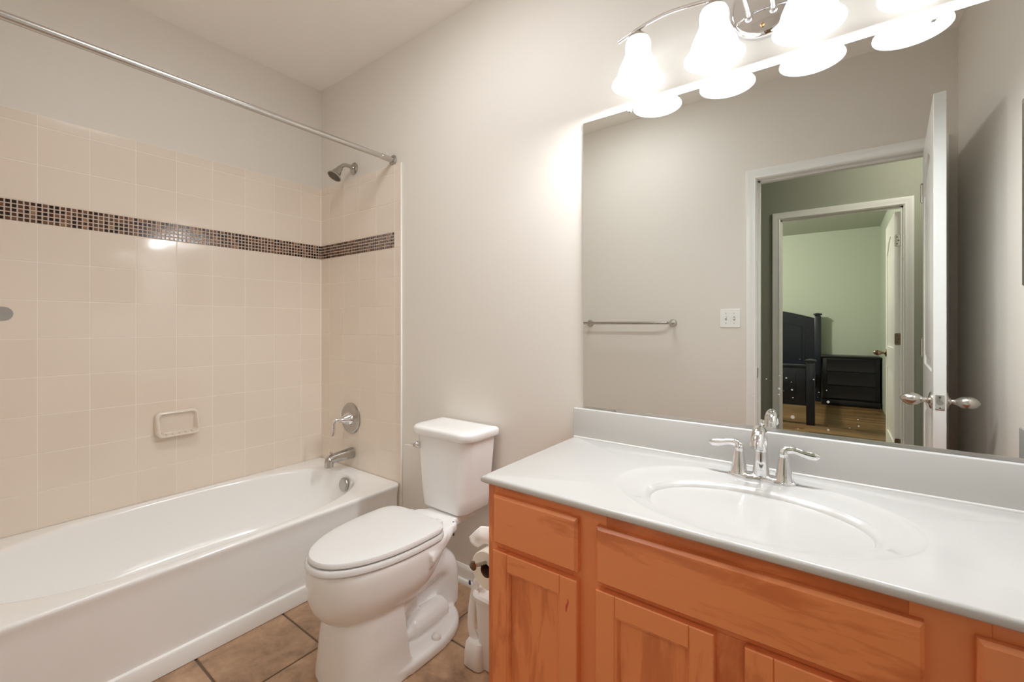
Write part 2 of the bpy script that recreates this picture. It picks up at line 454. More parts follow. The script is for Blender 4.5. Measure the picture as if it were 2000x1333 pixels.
# hallway
bm = B(); box(bm, -.9, EX0-.02, BY0, HY1, -.05, H+.05); box(bm, EX1+.02, 3.7, BY0, HY1, -.05, H+.05); box(bm, EX0-.02, EX1+.02, BY0, HY1, EZ+.02, H+.05)
struct('wall_hall_far', bm, M_hall, 'olive green hallway wall around the bedroom doorway', 'wall', smooth=False)
bm = B(); box(bm, .3, DX0-.02, HY0, HY0+.004, 0, H); box(bm, DX1+.02, 3.6, HY0, HY0+.004, 0, H); box(bm, DX0-.02, DX1+.02, HY0, HY0+.004, DZ+.02, H)
struct('wall_hall_near', bm, M_hall, 'olive green hallway side of the bathroom wall', 'wall', smooth=False)
bm = B(); box(bm, .2, .3, HY1, HY0, 0, H); struct('wall_hall_left', bm, M_hall, 'olive green wall at the end of the hall', 'wall', smooth=False)
bm = B(); box(bm, 3.6, 3.7, HY1, HY0, 0, H); struct('wall_hall_right', bm, M_hall, 'olive green wall at the short end of the hall', 'wall', smooth=False)
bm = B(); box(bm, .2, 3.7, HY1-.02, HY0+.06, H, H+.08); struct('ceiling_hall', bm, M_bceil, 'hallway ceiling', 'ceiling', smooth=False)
def planks(bm, x0, x1, y0, y1, wd=.085):
    box(bm, x0, x1, y0, y1, -.05, -.003)
    k = 0; y = y0
    while y < y1-.01:
        x = x0-random.random()*1.1; ye = min(y+wd, y1)
        while x < x1:
            ln = random.uniform(.7, 1.3); a, b = max(x, x0), min(x+ln, x1)
            if b-a > .02: slab(bm, a+.0006, b-.0006, y+.0006, ye-.0006, -.006, 0, .0012)
            x += ln
        y = ye
bm = B(); planks(bm, .2, 3.7, BY0+.05, -1.7); struct('floor_hall', bm, M_plank, 'oak plank hallway floor', 'floor', angle=20)
# bedroom
bm = B(); planks(bm, -.9, 3.16, BY1-.02, BY0+.05); struct('floor_bedroom', bm, M_plank, 'oak plank bedroom floor', 'floor', angle=20)
bm = B(); box(bm, -1, 3.2, BY1-.1, BY1, -.05, H+.05); struct('wall_bedroom_far', bm, M_green, 'sage green bedroom wall behind the bed', 'wall', smooth=False)
bm = B(); box(bm, 3.057, 3.16, BY1, BY0, -.05, H+.05); struct('wall_bedroom_right', bm, M_green, 'sage green bedroom wall behind the open bedroom door', 'wall', smooth=False)
bm = B(); box(bm, -1, -.9, BY1, BY0, -.05, H+.05); struct('wall_bedroom_left', bm, M_green, 'sage green bedroom wall left of the bed', 'wall', smooth=False)
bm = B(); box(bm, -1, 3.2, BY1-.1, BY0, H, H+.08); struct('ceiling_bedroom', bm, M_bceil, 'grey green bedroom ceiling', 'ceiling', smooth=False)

# ---------------------------------------------------------------- doors
def door_leaf(parent, Wd, Hd, t=.035):
    """leaf in local coordinates: hinge edge at x 0, runs along +x, thickness in y"""
    bm = B(); h = t/2
    z0 = .012; st = .105
    box(bm, .004, Wd-.004, -h+.008, h-.008, z0+.004, Hd-.004)
    box(bm, 0, st, -h, h, z0, Hd, .0015, 1); box(bm, Wd-st, Wd, -h, h, z0, Hd, .0015, 1)
    box(bm, st-.001, Wd-st+.001, -h, h, z0, .24); box(bm, st-.001, Wd-st+.001, -h, h, .80, .98)
    # top rail with an arched lower edge
    zs, zc = 1.78, 1.90
    K = 16; arc = [(st-.001+(Wd-2*st+.002)*i/K, zs+(zc-zs)*math.sin(pi*i/K)) for i in range(K+1)]
    ol = arc+[(Wd-st+.001, Hd), (st-.001, Hd)]
    prism(bm, ol, lambda x, z, d: (x, d, z), -h, h)
    # raised panels on both faces
    low = [(st+.03, .27), (Wd-st-.03, .27), (Wd-st-.03, .77), (st+.03, .77)]
    x0, x1 = st+.03, Wd-st-.03
    up = [(x0, 1.01), (x1, 1.01)]+[(x1+(x0-x1)*i/K, zs-.03+(zc-zs)*math.sin(pi*i/K)) for i in range(K+1)]
    for sg in (-1, 1):
        for ol in (low, up):
            a = [(x, sg*(h-.008), z) for x, z in ol]; b = [(x, sg*(h-.002), z) for x, z in inset(ol, .018)]
            loft(bm, [a, b], cap0=False)
    return obj('leaf', bm, M_door, parent, local=True, angle=30)
def knob_set(parent, x, z, t, m):
    for sg in (-1, 1):
        bm = B()
        lathe(bm, [(.033, 0), (.033, .004), (.029, .008), (.014, .011), (.010, .016), (.010, .026), (.013, .031), (.0205, .042), (.0245, .055), (.0235, .068), (.017, .081), (.008, .089), (.003, .092)], (x, sg*t/2, z), (0, sg, 0), 28)
        obj('knob', bm, m, parent, local=True)
def hinge(parent, z, t, m):
    bm = B(); lathe(bm, [(.006, -.045), (.006, .045)], (-.004, t/2+.003, z), (0, 0, 1), 12); lathe(bm, [(.004, .045), (.007, .048), (.003, .053)], (-.004, t/2+.003, z), (0, 0, 1), 12)
    box(bm, -.0015, .0005, -t/2+.004, t/2, z-.044, z+.044)
    obj('hinge', bm, m, parent, local=True)
d1 = thing('door_1', 'white panelled bathroom door standing open by the right wall, seen in mirror', 'door', (2.9135, -1.527, 0), pi/2+.0775)
d1['kind'] = 'structure'
door_leaf(d1, .752, 2.022)
knob_set(d1, .752-.062, .876, .035, M_satin)
bm = B(); box(bm, .7515, .7532, -.0125, .0125, .848, .904, .0007); lathe(bm, [(.009, 0), (.009, .0025)], (.7525, 0, .876), (1, 0, 0), 18, mi=1)
for zz in (.856, .896): lathe(bm, [(.003, 0), (.003, .0006)], (.753, 0, zz), (1, 0, 0), 10, mi=2)
obj('latch_plate', bm, [M_satin, M_satin2, M_dark], d1, local=True)['label'] = 'brushed nickel latch plate'
for z in (.25, 1.05, 1.82): hinge(d1, z, .035, M_satin)
d2 = thing('door_2', 'white bedroom door folded back against the sage green wall', 'door', (2.9235, -2.988, 0), -pi/2)
d2['kind'] = 'structure'
door_leaf(d2, .76, 2.03)
knob_set(d2, .76-.065, .915, .035, M_brz)
for z, mm in ((.25, M_brz), (1.056, M_brz), (1.81, M_satin)):
    bm = B(); ol = [(a-.002, b+z) for a, b in rrect(-.0165, .0165, -.045, .045, .009, 4)]
    prism(bm, ol, lambda y, zz, d: (d, y, zz), 0, -.0022)
    for q, w_ in ((-.026, -.004), (0, .005), (.026, -.004)): lathe(bm, [(.0042, 0), (.0042, .0008)], (-.0022, w_, z+q), (-1, 0, 0), 10, mi=1)
    lathe(bm, [(.0055, -.045), (.0055, .045)], (-.003, .0185, z), (0, 0, 1), 12)
    obj('hinge', bm, [mm, M_dark], d2, local=True)

# ---------------------------------------------------------------- bathtub
tub = thing('bathtub', 'white alcove bathtub along the tiled wall', 'bathtub', (.38, -.765, 0))
bm = B(); NT = 96; cxT, cyT = .379, -.755
def rect_ring(x0, x1, y0, y1, z, n=26):
    cx_, cy_ = (x0+x1)/2, (y0+y1)/2; o_ = []
    for i in range(NT):
        t = 2*pi*i/NT; c, s_ = math.cos(t), math.sin(t); o_.append((cx_+(x1-x0)/2*sgnpow(c, 2/n), cy_+(y1-y0)/2*sgnpow(s_, 2/n), z))
    return o_
def op(a, b, z, n=3.6, dx=0, dy=0):
    return [(cxT+dx+a*sgnpow(math.cos(2*pi*i/NT), 2/n), cyT+dy+b*sgnpow(math.sin(2*pi*i/NT), 2/n), z) for i in range(NT)]
X0, X1, Y0, Y1 = .009, .762, -1.521, -.009
rings = [rect_ring(X0, X1-.010, Y0, Y1, 0, 40), rect_ring(X0, X1-.009, Y0, Y1, .29, 40), rect_ring(X0, X1-.003, Y0, Y1, .330, 40), rect_ring(X0, X1, Y0, Y1, .341, 40), rect_ring(X0, X1-.0015, Y0, Y1, .348, 40), rect_ring(X0, X1-.006, Y0+.002, Y1-.002, .3515, 40), rect_ring(X0+.002, X1-.010, Y0+.004, Y1-.004, ZR, 40)]
rings += smooth_rings([op(.358, .680, ZR, 2.6), op(.350, .671, ZR-.003, 2.5), op(.343, .664, ZR-.013, 2.45), op(.336, .655, ZR-.05, 2.45), op(.318, .630, .2, 2.5, 0, .004), op(.285, .588, .1, 2.6, 0, .014), op(.250, .540, .07, 2.6, 0, .02), op(.17, .45, .058, 2.5, 0, .02), op(.05, .2, .055, 2.2, 0, .02)], 3)
loft(bm, rings)
obj('basin', bm, M_tub, tub, angle=45)
bm = B(); pr = [(.740, .002), (.764, .002), (.764, .056), (.761, .062), (.752, .066), (.740, .066)]
loft(bm, [[(a, Y0+.002, b) for a, b in pr], [(a, -.012, b) for a, b in pr]])
obj('apron_skirt', bm, M_strip, tub)['label'] = 'white strip along the foot of the tub apron'
bm = B(); lathe(bm, [(.034, 0), (.036, .004), (.036, .013), (.033, .017), (.028, .0185), (.001, .019)], (.42, -.1065, .302), Vector((0, -1, .16)), 36)
obj('overflow_plate', bm, M_satin2, tub)['label'] = 'round satin metal overflow plate'

# ---------------------------------------------------------------- shower fittings
sv = thing('shower_valve', 'round satin metal shower valve with curled lever on the tiled wall', 'shower valve', (.323, -.008, .63))
bm = B(); lathe(bm, [(.087, 0), (.0875, .003), (.084, .007), (.074, .0095), (.070, .0085), (.045, .012), (.040, .014)], (.323, -.008, .63), (0, -1, 0), 48)
obj('escutcheon', bm, M_satin2, sv)
bm = B(); lathe(bm, [(.040, .008), (.039, .015), (.030, .032), (.022, .045), (.015, .062), (.012, .074), (.0118, .082)], (.323, -.008, .63), (0, -1, 0), 36)
obj('hub', bm, M_chrome, sv)
bm = B(); tube(bm, [(.323, -.082, .632), (.319, -.098, .632), (.316, -.110, .616), (.315, -.111, .59), (.315, -.112, .565), (.314, -.118, .545)], [.010, .0115, .0095, .0085, .009, .006], 14, 6, [1, .9, .7, .55, .5, .4], (1, 0, 0))
obj('lever', bm, M_chrome, sv)
sp = thing('tub_spout', 'satin metal tub spout with small diverter knob over the tub rim', 'spout', (.333, -.008, .435))
bm = B(); tube(bm, [(.333, -.008, .435), (.333, -.06, .434), (.333, -.115, .431), (.333, -.150, .427)], [.031, .029, .0262, .024], 28, 6)
tube(bm, [(.333, -.132, .440), (.333, -.146, .425), (.333, -.150, .402), (.333, -.1505, .388)], [.014, .024, .0232, .023], 24, 5)
obj('body', bm, M_satin2, sp)
bm = B(); lathe(bm, [(.0035, 0), (.0035, .010), (.0075, .012), (.0078, .017), (.005, .021), (.001, .022)], (.333, -.138, .447), (0, 0, 1), 16)
obj('diverter_knob', bm, M_satin2, sp)
sh = thing('wall_shower', 'satin metal bell shower head on bent arm above the tiles', 'shower head', (.343, 0, 2.055))
bm = B(); lathe(bm, [(.034, 0), (.034, .004), (.027, .010), (.014, .013), (.012, .016)], (.343, 0, 2.055), (0, -1, 0), 32); obj('flange', bm, M_satin2, sh)
bm = B(); tube(bm, [(.343, -.005, 2.055), (.343, -.04, 2.061), (.342, -.068, 2.055), (.341, -.090, 2.034)], .0105, 16, 8); obj('arm', bm, M_satin2, sh)
ax = Vector((-.02, -.50, -.80)).normalized(); hp = Vector((.341, -.086, 2.038))
bm = B(); lathe(bm, [(.011, -.004), (.013, .0), (.0155, .008), (.016, .018), (.020, .028), (.0235, .038), (.026, .050), (.033, .061), (.038, .066), (.0385, .071), (.035, .072), (.033, .069)], hp, ax, 36); obj('bell', bm, M_satin2, sh)
bm = B(); lathe(bm, [(.034, .066), (.033, .0705), (.02, .0715), (.001, .072)], hp, ax, 32, cap0=False)
for k in range(3):
    for i in range(5*k+3):
        a = 2*pi*i/(5*k+3); u, v = frame_of(ax); c = hp+ax*.071+(u*math.cos(a)+v*math.sin(a))*(.008+.009*k); lathe(bm, [(.0018, 0), (.0012, .002)], c, ax, 6)
obj('nozzle_face', bm, M_pewter, sh)['label'] = 'dark nozzle face'
rd = thing('shower_rod', 'long straight steel shower curtain rod over the tub', 'curtain rod', (.69, -.76, 2.024))
bm = B(); tube(bm, [(.69, -.02, 2.024), (.69, -1.522, 2.024)], .0125, 20, 0); obj('rod', bm, M_rod, rd)
for y, sg in ((0, -1), (-D, 1)):
    bm = B(); lathe(bm, [(.0145, .008), (.0145, .075), (.0128, .077)], (.69, y, 2.024), (0, sg, 0), 24); obj('sleeve', bm, M_rod, rd)
    bm = B(); lathe(bm, [(.027, .0), (.027, .005), (.022, .009), (.0155, .011), (.0155, .016)], (.69, y, 2.024), (0, sg, 0), 28); obj('flange', bm, M_satin2, rd)
# soap dish
bm = B(); yc, zc, hw, hh = -.742, .696, .0875, .06
def sd(sy, sz, r, f): return [(f(b), yc+a, zc+b) for a, b in rrect(-sy, sy, -sz, sz, r, 6)]
front = lambda b: .026+.032*(1-(b+hh)/(2*hh))
rings = [sd(hw, hh, .022, lambda b: .0075), sd(hw, hh, .022, lambda b: front(b)*.55), sd(hw-.002, hh-.002, .021, lambda b: front(b)*.9), sd(hw-.007, hh-.006, .019, lambda b: front(b)), sd(hw-.013, hh-.011, .016, lambda b: front(b)*.97), sd(hw-.018, hh-.015, .014, lambda b: front(b)*.75), sd(hw-.022, hh-.019, .012, lambda b: .013), sd(.03, .015, .01, lambda b: .012)]
loft(bm, rings)
for i in range(5): tube(bm, [(.02, yc-.05+i*.025, zc-hh+.014), (.052, yc-.05+i*.025, zc-hh+.0155)], .003, 8, 0)
tag(obj('soap_dish', bm, mat('soap_dish_glaze', (.76, .68, .59), .1)), 'glazed ceramic soap dish set into the tiles above the tub', 'soap dish')

# ---------------------------------------------------------------- toilet
XT = 1.245
wc = thing('toilet', 'white two piece toilet with closed lid between tub and vanity', 'toilet', (XT, -.45, 0))
bm = B()
loft(bm, smooth_rings([egg(XT, -.45, .168, .300, .19, .388, 2.15, 3), egg(XT, -.45, .174, .306, .19, .372, 2.15, 3), egg(XT, -.45, .174, .306, .17, .33, 2.15, 2.6), egg(XT, -.455, .168, .296, .15, .285, 2.15, 2.3), egg(XT, -.47, .150, .265, .13, .243, 2.15, 2.2), egg(XT, -.49, .120, .215, .11, .212, 2.15, 2.2), egg(XT, -.50, .08, .15, .09, .198)], 4))
def clampback(r, y): return [(a, min(b, y), c) for a, b, c in r]
loft(bm, smooth_rings([clampback(egg(XT, -.46, .176, .250, .28, 0, 2.7), -.488), clampback(egg(XT, -.46, .172, .248, .28, .02, 2.7), -.490), clampback(egg(XT, -.46, .160, .243, .25, .07, 2.8), -.496), clampback(egg(XT, -.46, .150, .238, .25, .14, 2.8), -.500), clampback(egg(XT, -.46, .142, .228, .25, .20, 2.7), -.502), clampback(egg(XT, -.46, .13, .20, .25, .25, 2.5), -.505)], 3))
loft(bm, [egg(XT, -.42, .180, .27, .24, 0, 2.5), egg(XT, -.42, .180, .27, .24, .026, 2.5), egg(XT, -.42, .172, .262, .232, .038, 2.5), egg(XT, -.42, .06, .20, .15, .048, 2.5)])
tube(bm, [(XT, -.52, .20), (XT, -.40, .185), (XT, -.31, .198), (XT, -.245, .206), (XT, -.198, .178), (XT, -.187, .115), (XT, -.190, .03)], [.062, .060, .060, .060, .061, .061, .064], 24, 7)
box(bm, XT-.028, XT+.028, -.50, -.20, .0, .19)
box(bm, XT-.055, XT+.055, -.52, -.37, .03, .22)
for sg in (-1, 1):
    tube(bm, [(XT+sg*.105, -.275, .362), (XT+sg*.100, -.325, .328), (XT+sg*.095, -.385, .272), (XT+sg*.095, -.445, .225), (XT+sg*.098, -.505, .18)], [.022, .028, .032, .032, .03], 14, 6)
    tube(bm, [(XT+sg*.075, -.425, .070), (XT+sg*.07, -.34, .066), (XT+sg*.055, -.255, .058)], [.042, .046, .042], 16, 5)
    lathe(bm, [(.001, -.040), (.028, -.028), (.042, 0), (.028, .02)], (XT+sg*.075, -.425, .070), (0, 1, 0), 16)
    tube(bm, [(XT+sg*.10, -.50, .072), (XT+sg*.09, -.44, .074)], .020, 12, 0)
# rear deck reaching back under the tank
dk = [(XT+.115, -.36), (XT+.118, -.30), (XT+.120, -.245), (XT+.112, -.222), (XT+.085, -.20), (XT+.07, -.06), (XT-.07, -.06), (XT-.085, -.20), (XT-.112, -.222), (XT-.120, -.245), (XT-.118, -.30), (XT-.115, -.36)]
loft(bm, [[(x, y, .350) for x, y in inset(dk, .012)], [(x, y, .360) for x, y in dk], [(x, y, .383) for x, y in dk], [(x, y, .389) for x, y in inset(dk, .004)]])
for sg in (-1, 1): tube(bm, [(XT+sg*.152, -.43, .345), (XT+sg*.130, -.34, .358), (XT+sg*.108, -.26, .368)], [.04, .03, .018], 12, 5)
bowl = obj('bowl', bm, M_por, wc, angle=180)
md = bowl.modifiers.new('r', 'REMESH'); md.mode = 'VOXEL'; md.voxel_size = .0045; md.use_smooth_shade = True
md = bowl.modifiers.new('s', 'SMOOTH'); md.factor = .5; md.iterations = 7
bm = B()
lid_ol = lambda k, z: egg(XT+.004, -.442, .165-k, .312-k, .128-k, z, 2.12, 4.6)
loft(bm, [egg(XT+.003, -.445, .166, .314, .13, .390, 2.12, 4.4), egg(XT+.003, -.445, .172, .318, .132, .395, 2.12, 4.4), egg(XT+.003, -.445, .172, .318, .132, .405, 2.12, 4.4), egg(XT+.003, -.445, .168, .314, .130, .411, 2.12, 4.4)])
obj('seat', bm, M_seat, wc)
bm = B(); loft(bm, [lid_ol(.006, .4135), lid_ol(0, .417), lid_ol(0, .426), lid_ol(.004, .4315), lid_ol(.016, .4345), lid_ol(.06, .4360), lid_ol(.11, .4368)])
obj('seat_lid', bm, M_seat, wc)
for sg in (-1, 1):
    bm = B(); box(bm, XT+sg*.075-.018, XT+sg*.075+.018, -.318, -.276, .388, .412, .006, 3); lathe(bm, [(.008, -.022), (.008, .022)], (XT+sg*.075, -.314, .414), (1, 0, 0), 14)
    obj('hinge', bm, M_seat, wc)
    bm = B(); lathe(bm, [(.018, 0), (.0175, .010), (.012, .019), (.003, .0225)], (XT+sg*.151, -.371, .034), (0, 0, 1), 20); obj('bolt_cap', bm, M_plastic, wc)
XK = 1.236
def tk(hx, y0, y1, z, r, bow=.012):
    o_ = []
    for x, y in rrect(-hx, hx, y0, y1, (.012, .012, r, r), 8):
        if y < (y0+y1)/2: y -= bow*(1-(x/hx)**2)
        o_.append((XK+x, y, z))
    return o_
bm = B(); loft(bm, [tk(.10, -.17, -.04, .391, .03), tk(.118, -.185, -.032, .394, .035), tk(.126, -.191, -.028, .404, .04), tk(.132, -.193, -.026, .46, .042), tk(.147, -.196, -.022, .62, .042), tk(.153, -.198, -.02, .70, .042)])
obj('tank', bm, M_por, wc, angle=50)
bm = B(); loft(bm, [tk(.156, -.200, -.02, .6985, .045), tk(.168, -.211, -.016, .699, .05), tk(.171, -.214, -.014, .703, .052), tk(.172, -.215, -.013, .722, .053), tk(.170, -.213, -.015, .729, .052), tk(.164, -.207, -.019, .7335, .050), tk(.150, -.194, -.03, .7355, .044), tk(.11, -.155, -.05, .736, .03)])
obj('tank_lid', bm, M_por, wc, angle=50)
bm = B(); lathe(bm, [(.014, 0), (.0145, .006), (.011, .013), (.0075, .016), (.007, .024)], (1.108, -.203, .652), (0, -1, 0), 24)
tube(bm, [(1.110, -.226, .653), (1.095, -.228, .653), (1.075, -.227, .651), (1.056, -.224, .648)], [.0075, .007, .0055, .0065], 12, 5, [1, .9, .8, .8]); obj('flush_lever', bm, M_chrome, wc)['label'] = 'small chrome flush lever'
bm = B(); lathe(bm, [(.03, .362), (.035, .380), (.035, .3935)], (XT, -.11, 0), (0, 0, 1), 20); obj('tank_gasket', bm, M_dark, wc)
bm = B(); lathe(bm, [(.004, .336), (.004, .36), (.012, .3602), (.012, .367), (.004, .3672), (.004, .39)], (XT+.098, -.228, 0), (0, 0, 1), 12)
obj('tank_bolt', bm, M_brz, wc)

# ---------------------------------------------------------------- vanity
VX0, VX1, YF = 1.772, 3.016, -.531
van = thing('vanity_cabinet', 'cherry stained wooden vanity cabinet under the white counter', 'cabinet', ((VX0+VX1)/2, -.27, 0))
bm = B(); box(bm, VX0, VX0+.018, YF+.019, -.004, 0, .727, .001, 1); box(bm, VX1-.018, VX1, YF+.019, -.004, 0, .727); box(bm, VX0+.018, VX1-.018, YF+.02, -.004, .09, .108); box(bm, VX0+.018, VX1-.018, YF+.075, YF+.09, 0, .092); box(bm, VX0+.018, VX1-.018, -.014, -.004, .1, .727)
obj('carcass', bm, M_woodv, van)
bm = B()
stl = [(VX0, 1.820), (2.036, 2.124), (2.643, 2.735), (2.955, VX1)]
for a, b in stl: box(bm, a, b, YF, YF+.02, .092, .7265, .0008, 1, 0)
box(bm, 2.338, 2.430, YF, YF+.02, .135, .5525, .0008, 1, 0)
for (a, b) in ((1.820, 2.036), (2.124, 2.643), (2.735, 2.955)):
    for z0, z1 in ((.682, .7265), (.553, .592), (.092, .135)): box(bm, a, b, YF+.0003, YF+.02, z0, z1, .0006, 1, 1)
obj('face_frame', bm, [M_woodv, M_woodh], van)
bm = B(); box(bm, VX0+.02, VX1-.02, YF+.021, YF+.03, .11, .72); obj('back_board', bm, M_woodv, van)
def front_slab(name, x0, x1, z0, z1):
    bm = B(); ol = [(x0, z0), (x1, z0), (x1, z1), (x0, z1)]
    tod = lambda x, z, d: (x, YF-d, z)
    a = [tod(x, z, .0005) for x, z in ol]; b = [tod(x, z, .013) for x, z in ol]; c = [tod(x, z, .020) for x, z in inset(ol, .006)]
    loft(bm, [a, b, c]); return obj(name, bm, M_woodh, van, smooth=False)
front_slab('drawer_front', 1.801, 2.056, .572, .702)
front_slab('false_drawer_front', 2.105, 2.660, .569, .698)
front_slab('drawer_front', 2.717, 2.972, .569, .699)
def cab_door(x0, x1, z0=.125, z1=.5535):
    st = .047
    bm = B()
    def pc(ol, mi):
        tod = lambda x, z, d: (x, YF-d, z)
        loft(bm, [[tod(x, z, .0006) for x, z in ol], [tod(x, z, .017) for x, z in ol], [tod(x, z, .019) for x, z in inset(ol, .0018)]], mi=mi)
    pc([(x0, z0), (x0+st, z0), (x0+st, z1), (x0, z1)], 0); pc([(x1-st, z0), (x1, z0), (x1, z1), (x1-st, z1)], 0)
    pc([(x0+st+.0002, z1-st), (x1-st-.0002, z1-st), (x1-st-.0002, z1), (x0+st+.0002, z1)], 1); pc([(x0+st+.0002, z0), (x1-st-.0002, z0), (x1-st-.0002, z0+st), (x0+st+.0002, z0+st)], 1)
    d = obj('door', bm, [M_woodv, M_woodh], van, smooth=False)
    bm = B(); a0, a1, b0, b1 = x0+st, x1-st, z0+st, z1-st
    ol = [(a0, b0), (a1, b0), (a1, b1), (a0, b1)]
    tod = lambda x, z, d: (x, YF-d, z)
    rr_ = [ol, inset(ol, .004), inset(ol, .008), inset(ol, .009), inset(ol, .012)]
    dd = [.0165, .0160, .0105, .0075, .0078]
    loft(bm, [[tod(x, z, .002) for x, z in ol]]+[[tod(x, z, q) for x, z in o_] for o_, q in zip(rr_, dd)])
    obj('door_panel', bm, M_woodv, d, smooth=False)
    return d
dA = cab_door(1.801, 2.056); cab_door(2.104, 2.357); cab_door(2.411, 2.662); cab_door(2.717, 2.972)
bm = B(); tube(bm, [(2.032, YF-.0192, .505), (2.033, YF-.0192, .496), (2.029, YF-.0192, .484), (2.028, YF-.0192, .472)], [.0008, .0022, .003, .001], 8, 4, .12, (0, 1, 0))
obj('crayon_mark', bm, M_red, dA)['label'] = 'small red crayon mark'

# counter with moulded oval basin
ct = thing('vanity_countertop', 'white moulded countertop with built in oval basin on the vanity', 'countertop', (2.39, -.28, .727))
CX0, CX1, CY0, CY1, ZC = 1.761, 3.018, -.553, -.004, .7465
ocx, ocy, oa, ob = 2.383, -.312, .308, .216
icx, icy, ia, ib = 2.390, -.350, .222, .148
bm = B()
angs = sorted([2*pi*i/128 for i in range(128)]+[math.atan2(y-ocy, x-ocx) % (2*pi) for x in (CX0, CX1) for y in (CY0, CY1)])
def rect_pt(t, k):
    c, s_ = math.cos(t), math.sin(t)
    ts = []
    if c > 1e-9: ts.append((CX1-k-ocx)/c)
    if c < -1e-9: ts.append((CX0+k-ocx)/c)
    if s_ > 1e-9: ts.append((CY1-k-ocy)/s_)
    if s_ < -1e-9: ts.append((CY0+k-ocy)/s_)
    q = min(x for x in ts if x > 0); return (ocx+c*q, ocy+s_*q)
def rr2(k, z): return [(*rect_pt(t, k), z) for t in angs]
def oe(k, z): return [(ocx+(oa+k)*math.cos(t), ocy+(ob+k)*math.sin(t), z) for t in angs]
def ie(f, z, k=0, ex=1.): return [(icx+(ia*f+k)*math.cos(t), icy+(ib*f+k)*math.sin(t), z) for t in angs]
rings = [rr2(.03, .7275), rr2(.004, .7275), rr2(.0, .7315), rr2(.0, .7395), rr2(.002, .7445), rr2(.007, ZC), oe(.012, ZC), oe(.004, ZC+.0006), oe(.0, ZC-.0006), oe(-.006, ZC-.0026), oe(-.03, ZC-.003)]
rings += smooth_rings([oe(-.03, ZC-.003), ie(1, ZC-.0048, .020), ie(1, ZC-.0085, .009), ie(1, ZC-.017, .0), ie(.965, ZC-.040), ie(.92, ZC-.072), ie(.85, ZC-.104), ie(.73, ZC-.131), ie(.55, ZC-.147), ie(.33, ZC-.154), ie(.12, ZC-.156)], 4)[1:]
loft(bm, rings)
obj('counter_slab', bm, M_marble, ct, angle=60)
bm = B(); box(bm, CX0, CX1, -.0225, -.0008, ZC-.002, .8545, .004, 3); tube(bm, [(CX0+.004, -.0225, ZC), (CX1-.004, -.0225, ZC)], .0055, 10, 0)
obj('backsplash', bm, M_marble, ct)
bm = B(); box(bm, 2.999, W-.001, -.552, -.023, ZC-.001, .8495, .004, 3); obj('side_splash', bm, M_marble, ct)
bm = B(); lathe(bm, [(.026, -.002), (.026, .001), (.022, .002), (.015, .0005), (.014, .006), (.010, .009), (.001, .0095)], (icx, icy, ZC-.156), (0, 0, 1), 28); obj('drain', bm, M_chrome, ct)['label'] = 'chrome drain stopper'

# tap
FXc, FY, FZ = 2.385, -.113, ZC-.003
fa = thing('basin_tap', 'chrome two handle tap behind the oval basin', 'tap', (FXc, FY, FZ))
bm = B()
def fb(k, z, wst=.006):
    o_ = []
    for i in range(64):
        t = 2*pi*i/64; c, s_ = math.cos(t), math.sin(t)
        x = (.081-k)*sgnpow(c, .8); y = (.0265-k)*sgnpow(s_, .85)*(1-.22*math.exp(-(x/.03)**2)) ; o_.append((FXc+x, FY+y, z))
    return o_
loft(bm, [fb(0, FZ), fb(-.0005, FZ+.003), fb(.001, FZ+.006), fb(.006, FZ+.010), fb(.011, FZ+.013), fb(.02, FZ+.014)])
obj('base_plate', bm, M_chrome, fa)
for sg in (-1, 1):
    bm = B(); lathe(bm, [(.023, .008), (.0215, .012), (.0185, .030), (.0155, .050), (.0132, .066), (.0125, .070)], (FXc+sg*.0535, FY, FZ), (0, 0, 1), 28)
    hb = obj('handle_post', bm, M_chrome, fa)
    bm = B(); x = FXc+sg*.0535
    tube(bm, [(x, FY, FZ+.070), (x, FY, FZ+.080), (x+sg*.007, FY, FZ+.0885), (x+sg*.022, FY, FZ+.090), (x+sg*.038, FY-.001, FZ+.0865), (x+sg*.054, FY-.002, FZ+.083), (x+sg*.069, FY-.003, FZ+.082), (x+sg*.079, FY-.003, FZ+.0835)], [.0125, .0125, .0105, .0088, .0085, .0098, .0085, .0015], 16, 6, [1, 1, .8, .7, .6, .45, .4, .4], (0, 1, 0))
    obj('lever', bm, M_chrome, fa)
bm = B(); tube(bm, [(FXc, FY+.004, FZ+.008), (FXc, FY+.004, FZ+.04), (FXc, FY+.004, FZ+.08), (FXc, FY+.001, FZ+.112), (FXc, FY-.016, FZ+.130), (FXc, FY-.043, FZ+.133), (FXc, FY-.068, FZ+.120), (FXc, FY-.080, FZ+.102)], [.0225, .0195, .0168, .0165, .0178, .0190, .0190, .0172], 24, 7, [1, 1, 1, 1, .95, .85, .85, .9], (1, 0, 0))
obj('spout', bm, M_chrome, fa)
bm = B(); lathe(bm, [(.003, 0), (.003, .135), (.0058, .137), (.0066, .143), (.0055, .149), (.001, .151)], (FXc, FY+.0215, FZ+.008), (0, 0, 1), 16); obj('pull_rod', bm, M_chrome, fa)

